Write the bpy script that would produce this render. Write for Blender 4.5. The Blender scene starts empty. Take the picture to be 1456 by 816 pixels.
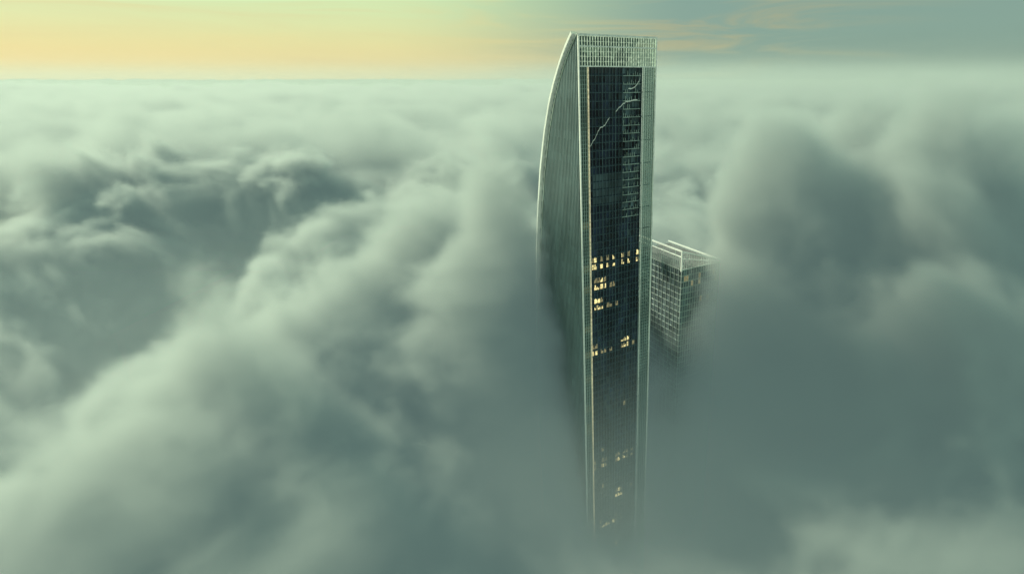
import bpy, bmesh, math, random
from mathutils import Vector, noise as mnoise
random.seed(7)
S=bpy.context.scene
S.view_settings.view_transform='Standard'; S.view_settings.look='None'
S.view_settings.exposure=0; S.view_settings.gamma=1

def lin(r,g,b):
    f=lambda c:(c/255/12.92) if c/255<=0.04045 else ((c/255+0.055)/1.055)**2.4
    return (f(r),f(g),f(b),1)

# ------------------------------------------------------------------ camera
cam=bpy.data.cameras.new('camera'); co=bpy.data.objects.new('camera',cam)
S.collection.objects.link(co); S.camera=co
cam.sensor_width=36; cam.lens=36*800/1456; cam.clip_start=1; cam.clip_end=90000
co.rotation_euler=(math.radians(90-20.43),0,0)
cam.shift_x=-(870-728)/1456

# ------------------------------------------------------------------ world
SUN_AZ=math.radians(-62); SUN_EL=math.radians(31)
w=bpy.data.worlds.new('World'); S.world=w; w.use_nodes=True
nt=w.node_tree; nt.nodes.clear()
class NB:
    def __init__(s,nt): s.nt=nt
    def n(s,t,**k):
        nd=s.nt.nodes.new(t)
        for a,b in k.items(): setattr(nd,a,b)
        return nd
    def put(s,sock,v):
        if isinstance(v,bpy.types.NodeSocket): s.nt.links.new(v,sock)
        elif v is not None: sock.default_value=v
    def m(s,op,a,b=None,c=None,clamp=False):
        nd=s.n('ShaderNodeMath',operation=op,use_clamp=clamp)
        s.put(nd.inputs[0],a)
        if b is not None: s.put(nd.inputs[1],b)
        if c is not None: s.put(nd.inputs[2],c)
        return nd.outputs[0]
    def vm(s,op,a,b=None):
        nd=s.n('ShaderNodeVectorMath',operation=op)
        s.put(nd.inputs[0],a)
        if b is not None: s.put(nd.inputs[1],b)
        return nd.outputs[1] if op in('DISTANCE','LENGTH','DOT_PRODUCT') else nd.outputs[0]
    def sm(s,v,a,b,x=0.,y=1.):
        nd=s.n('ShaderNodeMapRange',interpolation_type='SMOOTHSTEP')
        s.put(nd.inputs[0],v)
        for i,q in enumerate((a,b,x,y)): s.put(nd.inputs[i+1],q)
        return nd.outputs[0]
    def noise(s,vec,scale,detail=4,rough=.5,dist=0.):
        nd=s.n('ShaderNodeTexNoise')
        s.put(nd.inputs['Vector'],vec); nd.inputs['Scale'].default_value=scale
        nd.inputs['Detail'].default_value=detail; nd.inputs['Roughness'].default_value=rough
        nd.inputs['Distortion'].default_value=dist
        return nd.outputs[0]
    def mix(s,f,a,b):
        nd=s.n('ShaderNodeMix',data_type='RGBA')
        s.put(nd.inputs[0],f); s.put(nd.inputs[6],a); s.put(nd.inputs[7],b)
        return nd.outputs[2]
B=NB(nt)
tc=B.n('ShaderNodeTexCoord').outputs['Generated']
sp=B.n('ShaderNodeSeparateXYZ'); B.put(sp.inputs[0],tc)
X,Y,Z=sp.outputs
left=B.sm(X,0.14,-0.38)
stv=B.vm('MULTIPLY',tc,(2.0,2.0,22))
st=B.noise(stv,1.3,6,.58,.9)
streak=B.sm(st,.42,.72)
Zw=B.m('ADD',Z,B.m('MULTIPLY',B.m('SUBTRACT',st,.5),.06))
colL=B.mix(B.sm(Zw,0.0,0.12),lin(232,210,142),lin(206,232,174))
colR=B.mix(B.sm(Zw,-0.01,0.07),lin(116,144,132),lin(130,160,146))
colR=B.mix(B.m('MULTIPLY',B.m('MULTIPLY',streak,B.sm(X,.55,.1)),.75),colR,lin(190,174,122))
col=B.mix(left,colR,colL)
col=B.mix(B.m('MULTIPLY',streak,B.m('MULTIPLY',left,.42)),col,lin(226,196,132))
col=B.mix(B.sm(Z,0.12,0.6),col,lin(148,182,168))
sky=B.n('ShaderNodeTexSky',sky_type='NISHITA'); sky.sun_disc=False
sky.sun_elevation=SUN_EL; sky.sun_rotation=SUN_AZ
bg1=B.n('ShaderNodeBackground'); B.put(bg1.inputs[0],sky.outputs[0]); bg1.inputs[1].default_value=0.008
bg2=B.n('ShaderNodeBackground'); B.put(bg2.inputs[0],col); bg2.inputs[1].default_value=0.97
ad=B.n('ShaderNodeAddShader'); nt.links.new(bg1.outputs[0],ad.inputs[0]); nt.links.new(bg2.outputs[0],ad.inputs[1])
wo=B.n('ShaderNodeOutputWorld'); nt.links.new(ad.outputs[0],wo.inputs[0])

sl=bpy.data.lights.new('sun','SUN'); so=bpy.data.objects.new('sun',sl); S.collection.objects.link(so)
sl.energy=5.0; sl.angle=math.radians(3); sl.color=(1.0,.95,.73)
sd=Vector((math.sin(SUN_AZ)*math.cos(SUN_EL),math.cos(SUN_AZ)*math.cos(SUN_EL),math.sin(SUN_EL)))
so.rotation_euler=sd.to_track_quat('Z','Y').to_euler()

# ------------------------------------------------------------------ materials
def mat(name,base,rough=.4,metal=0,emit=None,es=0,vary=0,spec=.5,attr=False):
    m=bpy.data.materials.new(name); m.use_nodes=True; b=NB(m.node_tree)
    p=m.node_tree.nodes['Principled BSDF']
    p.inputs['Roughness'].default_value=rough; p.inputs['Metallic'].default_value=metal
    p.inputs['Specular IOR Level'].default_value=spec
    g=b.n('ShaderNodeNewGeometry').outputs['Position']
    nz=b.noise(b.vm('MULTIPLY',g,(1,1,.35)),.12,5,.6)
    c0=tuple(q*(1-vary) for q in base[:3])+(1,); c1=tuple(min(1,q*(1+vary)) for q in base[:3])+(1,)
    c=b.mix(b.sm(nz,.35,.65),c0,c1)
    if attr:
        a=b.n('ShaderNodeAttribute',attribute_name='pane')
        mm=b.n('ShaderNodeMix',data_type='RGBA',blend_type='MULTIPLY')
        mm.inputs[0].default_value=1; b.put(mm.inputs[6],c)
        b.put(mm.inputs[7],a.outputs['Color']); c=mm.outputs[2]
        b.put(p.inputs['Roughness'],b.m('MULTIPLY_ADD',a.outputs['Fac'],.08,rough-.04))
    b.put(p.inputs['Base Color'],c)
    if emit:
        p.inputs['Emission Color'].default_value=emit
        v=b.noise(g,.9,3,.6)
        b.put(p.inputs['Emission Strength'],b.m('MULTIPLY',b.sm(v,.3,.7,.35,1.3),es))
    return m
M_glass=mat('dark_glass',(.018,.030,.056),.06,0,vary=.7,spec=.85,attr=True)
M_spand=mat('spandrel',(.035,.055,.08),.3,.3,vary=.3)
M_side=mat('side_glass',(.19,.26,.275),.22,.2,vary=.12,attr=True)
M_blind=mat('blind_glass',(.14,.20,.225),.3,0,vary=.5,attr=True)
M_mull=mat('mullion_metal',(.17,.25,.275),.4,.5,vary=.2)
M_fin=mat('pale_fin',(.55,.66,.60),.4,.3,vary=.2)
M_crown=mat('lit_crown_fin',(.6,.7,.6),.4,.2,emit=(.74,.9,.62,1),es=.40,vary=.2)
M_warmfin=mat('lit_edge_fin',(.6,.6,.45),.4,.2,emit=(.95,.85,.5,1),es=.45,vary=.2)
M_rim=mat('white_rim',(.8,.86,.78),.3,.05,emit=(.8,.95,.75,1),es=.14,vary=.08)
M_lit=mat('lit_window',(.3,.25,.12),.4,0,emit=(1,.83,.36,1),es=1.15)
M_dim=mat('dim_window',(.2,.18,.1),.4,0,emit=(1,.82,.42,1),es=.22)
M_conc=mat('concrete',(.16,.18,.18),.8,0,vary=.2)
def screenmat():
    m=bpy.data.materials.new('screen_glass'); m.use_nodes=True; b=NB(m.node_tree)
    p=m.node_tree.nodes['Principled BSDF']; out=m.node_tree.nodes['Material Output']
    p.inputs['Base Color'].default_value=(.11,.18,.18,1); p.inputs['Roughness'].default_value=.2
    t=b.n('ShaderNodeBsdfTransparent'); t.inputs[0].default_value=(.75,.88,.82,1)
    x=b.n('ShaderNodeMixShader'); x.inputs[0].default_value=.6
    m.node_tree.links.new(t.outputs[0],x.inputs[1]); m.node_tree.links.new(p.outputs[0],x.inputs[2])
    m.node_tree.links.new(x.outputs[0],out.inputs[0]); return m
M_scr=screenmat()

class MB:
    def __init__(s): s.v=[];s.f=[];s.mi=[];s.c=[]
    def quad(s,a,b,c,d,mi=0,col=1.):
        i=len(s.v); s.v+= [a,b,c,d]; s.f.append((i,i+1,i+2,i+3)); s.mi.append(mi); s.c.append(col)
    def box(s,x0,x1,y0,y1,z0,z1,mi=0,col=1.):
        i=len(s.v)
        s.v+=[(x0,y0,z0),(x1,y0,z0),(x1,y1,z0),(x0,y1,z0),(x0,y0,z1),(x1,y0,z1),(x1,y1,z1),(x0,y1,z1)]
        for q in((0,3,2,1),(4,5,6,7),(0,1,5,4),(1,2,6,5),(2,3,7,6),(3,0,4,7)):
            s.f.append(tuple(i+k for k in q)); s.mi.append(mi); s.c.append(col)
    def obj(s,name,mats,parent):
        me=bpy.data.meshes.new(name); me.from_pydata(s.v,[],s.f)
        for m in mats: me.materials.append(m)
        me.polygons.foreach_set('material_index',s.mi)
        a=me.color_attributes.new('pane','FLOAT_COLOR','CORNER')
        for p,c in zip(me.polygons,s.c):
            for l in p.loop_indices: a.data[l].color=(c,c,c,1)
        me.update(); o=bpy.data.objects.new(name,me); S.collection.objects.link(o); o.parent=parent; return o

# ------------------------------------------------------------------ tower
GZ=-430.
T=bpy.data.objects.new('skyscraper',None); S.collection.objects.link(T)
T.location=(-16.4,300,0); T.rotation_euler=(0,0,math.radians(33.05))
W=47.6; TOP=19.3; BODY=5.0; FX0=5.6; FX1=39.2; FL=4.2
prof=[(19.3,2.5),(17,6),(12,11),(5,17),(-4,23.5),(-14,29.5),(-30,36.5),(-51,43.5),(-77,49.5),(-100,53.5),(-123,56.5),(-160,60),(-220,62.5),(-430,63)]
def sd_(z):
    for (a,p),(b,q) in zip(prof,prof[1:]):
        if b<=z<=a: return p+(q-p)*(a-z)/(a-b)
    return prof[-1][1] if z<0 else prof[0][1]
NC=16; cw=(FX1-FX0)/NC
nfl=int((BODY-GZ)/FL)
def zf(i): return BODY-FL*i
lit={}
def fl(Z): return int(round((BODY-Z)/FL))
def L(Z,cs,k,two=True):
    for c in cs:
        lit[(fl(Z),c)]=k
        if two: lit[(fl(Z)-1,c)]=random.choice((k,2,2))
L(-99,(0,1,3,5,7,10,12,15),1)
L(-113,(1,2,3,4),1); L(-113,(6,7),2,False)
L(-127,(1,2,3),1); L(-127,(5,6,8),2,False)
L(-155,(0,1,10,11,12),1); L(-155,(3,4,6,14),2,False)
L(-240,(0,3,4,8,9,11,12,14),2); L(-240,(3,9,11),1,False)
L(-267,(8,9,10),1); L(-290,(3,4,5,7),1,False); L(-290,(8,2),2); L(-312,(0,8),1,False)
g=MB()
yF=1.0
for i in range(nfl):
    zt=zf(i); zb=zt-FL; zs=zb+.95
    floorcol=random.uniform(.6,1.4)
    for c in range(NC):
        x0=FX0+c*cw; x1=x0+cw
        t=random.uniform(-.03,.03); t2=random.uniform(-.03,.03)
        mi=0; col=random.uniform(.4,1.6)*floorcol
        k=lit.get((i,c))
        if k is None and 20<i<75 and random.random()<.006: k=2
        if k==1: mi=2
        elif k==2: mi=3
        elif 13<=i<=16 and 1<=c<=14: mi=1; col=random.uniform(.5,.75)
        elif c>=10 and i<18 and random.random()<.55: mi=1; col=random.uniform(.25,1.2)
        elif random.random()<.07: mi=1; col=random.uniform(.15,.5)
        if mi in (2,3):
            n=3
            for q in range(n):
                a=x0+cw*q/n; b=x0+cw*(q+1)/n
                h=random.choice([.0,.15,.4,.6]); zz=zt-.2-(zt-zs)*h
                g.quad((a,yF,zs),(b,yF,zs),(b,yF,zz),(a,yF,zz),mi if random.random()<.75 else 3)
                if h>0: g.quad((a,yF,zz),(b,yF,zz),(b,yF,zt-.2),(a,yF,zt-.2),0,1)
        else:
            g.quad((x0,yF+t,zs),(x1,yF-t,zs),(x1,yF-t+t2,zt),(x0,yF+t+t2,zt),mi,col)
    g.quad((FX0,yF-.06,zb),(FX1,yF-.06,zb),(FX1,yF-.06,zs),(FX0,yF-.06,zs),4)
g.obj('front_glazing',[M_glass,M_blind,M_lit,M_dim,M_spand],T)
m=MB()
for c in range(NC+1):
    x=FX0+c*cw; r=.16 if c%4 else .34
    m.box(x-r/2,x+r/2,yF-.45,yF+.3,GZ,BODY)
for i in range(0,nfl,1):
    z=zf(i); m.box(FX0,FX1,yF-.28,yF-.07,z-.1,z+.1)
m.obj('front_mullions',[M_mull],T)
b=MB()
for i in range(0,20):
    z=zf(i)
    b.box(FX0+cw*10.2,FX1-1,yF-.6,yF-.3,z-.3,z+.05)
    for q in range(9):
        if random.random()<.6:
            x=FX0+cw*10.3+q*1.25; h=random.uniform(.8,2.6)
            b.box(x,x+.24,yF-.58,yF-.33,z+.05,z+h)
b.obj('upper_gallery_rails',[M_fin],T)
s=MB()
zs=[z for z in [TOP,17,12,BODY]]+[zf(i) for i in range(1,nfl+1)]
for a,c in zip(zs,zs[1:]):
    s.quad((0.1,sd_(a),a),(FX1,sd_(a),a),(FX1,sd_(c),c),(0.1,sd_(c),c),0,random.uniform(.6,1.2))
    if a<=BODY: s.quad((FX1,yF,a),(FX1,yF,c),(FX1,sd_(c),c),(FX1,sd_(a),a),0,random.uniform(.6,1.2))
s.quad((0.1,yF,BODY-.05),(FX1,yF,BODY-.05),(FX1,sd_(BODY),BODY-.05),(0.1,sd_(BODY),BODY-.05),1)
s.obj('rear_curved_wall',[M_side,M_conc],T)
sf=MB(); fn=MB(); pw=1.7
ys=[.5+pw*k for k in range(38)]
allz=[TOP-FL*k for k in range(int((TOP-GZ)/FL)+1)]
for a,c in zip(allz,allz[1:]):
    fc=random.uniform(.9,1.1)
    for y0 in ys:
        y1=y0+pw
        if y0>=sd_(c)-.2: break
        m0=min(y1,sd_(c)); m1=min(y1,sd_(a)); q0=min(y0,sd_(a))
        sf.quad((0,y0,c),(0,q0,a),(0,m1,a),(0,m0,c),0,random.uniform(.8,1.15)*fc)
    fn.box(-.12,-.02,.5,sd_(a)-.5,a-.12,a+.12,1)
def zcurve(y):
    for (a,p),(b_,q) in zip(prof,prof[1:]):
        if p<=y<=q: return a+(b_-a)*(y-p)/(q-p)
    return TOP if y<prof[0][1] else -220
for k,y in enumerate(ys):
    if y>62: break
    fn.box(-.5,-.02,y-.09,y+.09,GZ,zcurve(y)-.3,0)
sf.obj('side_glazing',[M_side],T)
fn.obj('side_fins',[mat('side_fin',(.44,.55,.55),.4,.3,vary=.1),M_mull],T)
def sweep(off,x0,x1,name,mt,thick):
    r=MB(); P=[]
    for k in range(430):
        z=TOP+.6-1.0*k; P.append((sd_(min(z,TOP))+off,z))
    for it in range(8):
        P=[P[0]]+[((P[i-1][0]+P[i][0]+P[i+1][0])/3,P[i][1]) for i in range(1,len(P)-1)]+[P[-1]]
    Q=[]
    for i,(y,z) in enumerate(P):
        a=P[max(0,i-1)]; c=P[min(len(P)-1,i+1)]
        dy,dz=c[0]-a[0],c[1]-a[1]; l=math.hypot(dy,dz); ny,nz=-dz/l,dy/l
        Q.append(((y,z),(y+ny*thick,z+nz*thick)))
    for (p0,p1),(q0,q1) in zip(Q,Q[1:]):
        r.quad((x0,p0[0],p0[1]),(x0,p1[0],p1[1]),(x0,q1[0],q1[1]),(x0,q0[0],q0[1]))
        r.quad((x1,p0[0],p0[1]),(x1,q0[0],q0[1]),(x1,q1[0],q1[1]),(x1,p1[0],p1[1]))
        r.quad((x0,p1[0],p1[1]),(x1,p1[0],p1[1]),(x1,q1[0],q1[1]),(x0,q1[0],q1[1]))
        r.quad((x0,p0[0],p0[1]),(x0,q0[0],q0[1]),(x1,q0[0],q0[1]),(x1,p0[0],p0[1]))
    r.obj(name,[mt],T)
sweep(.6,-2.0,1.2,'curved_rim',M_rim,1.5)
sweep(-2.6,-.8,-.3,'inner_curved_rim',M_fin,.4)
sc=MB(); sg=MB()
def screen(x0,x1,z0,z1,dx,dz,r=.13,y=0.,mi=0,rz=.09):
    n=max(1,round((x1-x0)/dx))
    for k in range(n+1):
        x=x0+(x1-x0)*k/n; sc.box(x-r,x+r,y-.35,y+.12,z0,z1,mi)
    n=round((z1-z0)/dz)
    for k in range(n+1):
        z=z0+(z1-z0)*k/n; sc.box(x0,x1,y-.22,y-.02,z-rz,z+rz,mi)
    sg.quad((x0,y+.15,z0),(x1,y+.15,z0),(x1,y+.15,z1),(x0,y+.15,z1))
screen(.3,W-.4,BODY,TOP-.4,1.55,2.2,r=.15,mi=1)
screen(.3,FX0-.2,GZ,BODY-.1,1.3,2.1,r=.13)
screen(FX1+.3,W-.4,GZ,BODY-.1,1.55,2.1,r=.13)
# irregular translucent panels hung inside the crown
for q in range(30):
    x=.6+q*1.55; 
    if random.random()<.8:
        h=random.uniform(1.5,6); zt=TOP-4.5+random.uniform(-.6,.6)
        sc.box(x+.1,x+1.1,.5,.7,zt-h,zt,1)
sc.obj('facade_screen_fins',[M_fin,M_crown],T); sg.obj('facade_screen_glass',[M_scr],T)
k=MB()
for i in range(nfl):
    z=zf(i)
    k.quad((0.05,yF+.5,z-FL),(FX0-.1,yF+.5,z-FL),(FX0-.1,yF+.5,z),(0.05,yF+.5,z),1 if (random.random()<.16 and i>3) else 0,random.uniform(.5,1.1))
k.obj('corner_strip_glazing',[M_side,M_dim],T)
e=MB()
e.box(-.5,W+.3,-.7,.9,TOP-.3,TOP+.7)
e.box(W-.4,W+.3,-.7,.5,GZ,TOP-.32)
e.box(-.45,.15,-.65,.3,GZ,TOP-.32)
e.box(.2,W-.45,-.5,.2,BODY-.25,BODY+.35)
e.box(.2,W-.45,-.46,.1,TOP-5.3,TOP-4.7)
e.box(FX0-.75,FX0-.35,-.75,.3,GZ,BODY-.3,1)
e.box(FX1+.3,FX1+.8,-.6,.3,GZ,BODY-.3)
e.obj('edge_frame',[M_rim,M_warmfin],T)
br=MB()
for i in range(0,nfl,3):
    z=zf(i); br.box(FX1+.05,W-1,.5,.9,z-.2,z+.2)
br.obj('screen_braces',[M_mull],T)
def strip(pts,name):  # thin bright strips laid over the glass to imitate its irregular reflections
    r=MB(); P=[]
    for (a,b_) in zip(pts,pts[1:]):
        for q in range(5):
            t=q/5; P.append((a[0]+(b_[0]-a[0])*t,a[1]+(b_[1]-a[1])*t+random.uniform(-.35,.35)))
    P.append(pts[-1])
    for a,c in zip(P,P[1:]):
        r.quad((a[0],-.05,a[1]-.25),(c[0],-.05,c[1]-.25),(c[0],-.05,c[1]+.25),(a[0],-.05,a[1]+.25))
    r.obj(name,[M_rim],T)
strip([(6,-34),(9,-30),(12,-25),(15,-24),(18,-20)],'facade_reflection_strip')
strip([(22,-17),(27,-13),(30,-12),(36,-11.5)],'facade_reflection_strip_upper')
strip([(30,-6),(34,-5),(37,-2),(38,2)],'facade_reflection_strip_top')

# ------------------------------------------------------------------ lower annex tower
A=bpy.data.objects.new('annex_tower',None); S.collection.objects.link(A)
A.location=(45,345,-104); A.rotation_euler=(0,0,math.radians(33.05))
AW=33.6
def sl_(x): return -x*10/30
a=MB()
for i in range(74):
    z=-13-4.2*i
    for c in range(16):
        a.quad((c*2.1,0,z-4.2),(c*2.1+2.1,0,z-4.2),(c*2.1+2.1,0,z),(c*2.1,0,z),1 if (i in (1,2,5) and random.random()<.25) else 0,random.uniform(.6,1.2))
    for c in range(26):
        a.quad((0,c*2.1,z-4.2),(0,c*2.1,z),(0,c*2.1+2.1,z),(0,c*2.1+2.1,z-4.2),0,random.uniform(.4,.9))
    a.quad((AW,0,z-4.2),(AW,54.6,z-4.2),(AW,54.6,z),(AW,0,z),0,.8)
a.quad((0,0,-13.02),(AW,0,-13.02),(AW,54.6,-13.02),(0,54.6,-13.02),2)
a.obj('annex_glazing',[M_side,M_dim,M_conc],A)
f=MB()
for c in range(17):
    x=c*2.1; f.box(x-.12,x+.12,-.4,-.05,-320,sl_(x)-.3)
for c in range(27):
    y=c*2.1; f.box(-.4,-.05,y-.07,y+.07,-320 if c%2 else -14,-4.2 if c%3 else -.3)
for i in range(40):
    z=-13-4.2*i; f.box(-.2,AW+.2,-.6,-.06,z-.2,z+.2); f.box(-.3,-.06,-.1,54.6,z-.12,z+.12)
f.obj('annex_fins',[M_fin],A)
r=MB()
def beam(x0,x1,y0,y1,z0,z1,h):
    i=len(r.v)
    r.v+=[(x0,y0,z0-h),(x1,y0,z1-h),(x1,y1,z1-h),(x0,y1,z0-h),(x0,y0,z0),(x1,y0,z1),(x1,y1,z1),(x0,y1,z0)]
    for q in((0,3,2,1),(4,5,6,7),(0,1,5,4),(1,2,6,5),(2,3,7,6),(3,0,4,7)):
        r.f.append(tuple(i+k for k in q)); r.mi.append(0); r.c.append(1)
E_=-AW/3
beam(-.5,AW+.5,-.6,.2,0,E_,.9); beam(-.6,.3,.25,56,0,0,.9); beam(-.6,.3,.25,56,-4,-4,.35); beam(-.5,AW,-.55,.0,-5,-12.5,.4)
beam(AW-.3,AW+.5,.25,56,E_,E_,.8)
for (x,y,zt) in ((0,0,-.9),(5,5,-12.2),(AW,0,E_-.8)): r.box(x-.5,x+.5,y-.5,y+.4,-14,zt)
r.obj('annex_roof_frame',[M_rim],A)

# ------------------------------------------------------------------ ground
gm=mat('ground_dark',(.03,.035,.04),.9,0,vary=.3)
me=bpy.data.meshes.new('ground'); R=60000
me.from_pydata([(-R,-R,GZ),(R,-R,GZ),(R,R,GZ),(-R,R,GZ)],[],[(0,1,2,3)]); me.materials.append(gm)
S.collection.objects.link(bpy.data.objects.new('ground',me))
# distant top of the cloud layer, beyond the voxel clouds
cm=mat('far_cloud',(.36,.45,.38),1,0,vary=.12,spec=0)
V=[];F=[];NX=300;NY=90
for j in range(NY+1):
    yy=4700+(j/NY)**2*16000
    for i in range(NX+1):
        xx=(i/NX-.5)*2*(8000+yy*1.3)
        q=mnoise.fractal(Vector((xx/700,yy/1200,0)),.8,2,5)
        k_=min(1,max(0,(yy-6500)/5000))
        V.append((xx,yy,-105+q*(30+k_*42)-max(0,(5300-yy))*.2))
for j in range(NY):
    for i in range(NX):
        p=j*(NX+1)+i; F.append((p,p+1,p+NX+2,p+NX+1))
me=bpy.data.meshes.new('distant_cloud_layer'); me.from_pydata(V,[],F); me.materials.append(cm)
me.polygons.foreach_set('use_smooth',[True]*len(F))
S.collection.objects.link(bpy.data.objects.new('distant_cloud_layer',me))

# ------------------------------------------------------------------ clouds : voxel volumes built with geometry nodes
def cloudmat(dens,step):
    m=bpy.data.materials.new('cloud_vapour'); m.use_nodes=True; n=m.node_tree; n.nodes.clear(); b=NB(n)
    at=b.n('ShaderNodeAttribute',attribute_name='density').outputs['Fac']
    vs=b.n('ShaderNodeVolumePrincipled')
    vs.inputs['Color'].default_value=(.81,.95,.86,1); vs.inputs['Anisotropy'].default_value=.2
    vs.inputs['Density Attribute'].default_value=''
    b.put(vs.inputs['Density'],b.m('MULTIPLY',at,dens))
    vs.inputs['Emission Color'].default_value=(.31,.475,.475,1)
    b.put(vs.inputs['Emission Strength'],b.m('MULTIPLY',at,dens*.14))  # faint glow added to the vapour in place of multiply scattered light
    o=b.n('ShaderNodeOutputMaterial'); n.links.new(vs.outputs[0],o.inputs['Volume'])
    m.cycles.volume_step_rate=step
    return m
BUMPS=[ # x,y,height,radius
 (-130,400,128,98),(185,480,115,150),(-230,235,80,90),(-110,225,15,55),
 (-480,640,-90,170),(15,298,-128,46),(8,250,-48,45),(-60,322,110,42),(-700,900,60,220),(-330,620,50,100),(420,560,60,160),
 (85,340,135,40),(58,322,25,24),(120,400,50,60),(205,330,110,85),(150,262,55,60),(-420,420,-40,90)]
def cloudvol(name,mn,mx,vox,dens,step,detail,far=False):
    ng=bpy.data.node_groups.new(name,'GeometryNodeTree')
    ng.interface.new_socket('Geometry',in_out='OUTPUT',socket_type='NodeSocketGeometry')
    b=NB(ng); pos=b.n('GeometryNodeInputPosition').outputs[0]
    sp=b.n('ShaderNodeSeparateXYZ'); b.put(sp.inputs[0],pos); x,y,z=sp.outputs
    cx=b.n('ShaderNodeCombineXYZ'); b.put(cx.inputs[0],x); b.put(cx.inputs[1],y); flat=cx.outputs[0]
    h=b.sm(y,420,1300,-185.,-85.)
    def gauss(bx,by,R_):
        d=b.vm('DISTANCE',flat,(bx,by,0)); q=b.m('DIVIDE',d,R_); q=b.m('MULTIPLY',q,q)
        return b.m('EXPONENT',b.m('MULTIPLY',q,-1.))
    for (bx,by,A_,R_) in BUMPS:
        h=b.m('ADD',h,b.m('MULTIPLY',gauss(bx,by,R_),float(A_)))
    wv=b.vm('MULTIPLY',pos,(1,1,1.2))
    n1=b.noise(wv,1/145,detail,.67,.5)
    n2=b.noise(b.vm('ADD',wv,(310,90,20)),1/620,2,.5,0)
    amp=b.sm(y,500,2500,370.,290.)
    f=b.m('SUBTRACT',h,z)
    f=b.m('ADD',f,b.m('MULTIPLY',b.m('SUBTRACT',n1,.5),amp))
    f=b.m('ADD',f,b.m('MULTIPLY',b.m('SUBTRACT',n2,.5),150.))
    f=b.m('DIVIDE',f,34.,clamp=True)
    f=b.m('POWER',f,1.5)
    if far:
        hz=b.m('MULTIPLY',b.sm(z,130,-60,0,.03),b.sm(x,-1800,1200,.42,1.))
        f=b.m('ADD',f,b.m('MULTIPLY',hz,b.sm(y,900,1600)))
    else:
        vl=b.m('MULTIPLY_ADD',gauss(10,280,90),.17,.015)
        f=b.m('ADD',f,b.m('MULTIPLY',b.sm(z,-120,-260),vl))
    f=b.m('MULTIPLY',f,b.sm(y,110,200))
    vc=b.n('GeometryNodeVolumeCube')
    b.put(vc.inputs['Density'],f); vc.inputs['Min'].default_value=mn; vc.inputs['Max'].default_value=mx
    for i,k in enumerate(('Resolution X','Resolution Y','Resolution Z')):
        vc.inputs[k].default_value=int((mx[i]-mn[i])/vox)
    sm_=b.n('GeometryNodeSetMaterial'); ng.links.new(vc.outputs[0],sm_.inputs[0])
    mt=cloudmat(dens,step); sm_.inputs['Material'].default_value=mt
    o=b.n('NodeGroupOutput'); ng.links.new(sm_.outputs[0],o.inputs[0])
    me=bpy.data.meshes.new(name); me.materials.append(mt); ob=bpy.data.objects.new(name,me); S.collection.objects.link(ob)
    md=ob.modifiers.new('cloud','NODES'); md.node_group=ng
cloudvol('cloud_bank',(-800,70,-380),(650,900,0),4.,.06,5.0,7)
cloudvol('cloud_bank',(-5000,900,-230),(4200,5500,150),22.,.022,5.,5,True)
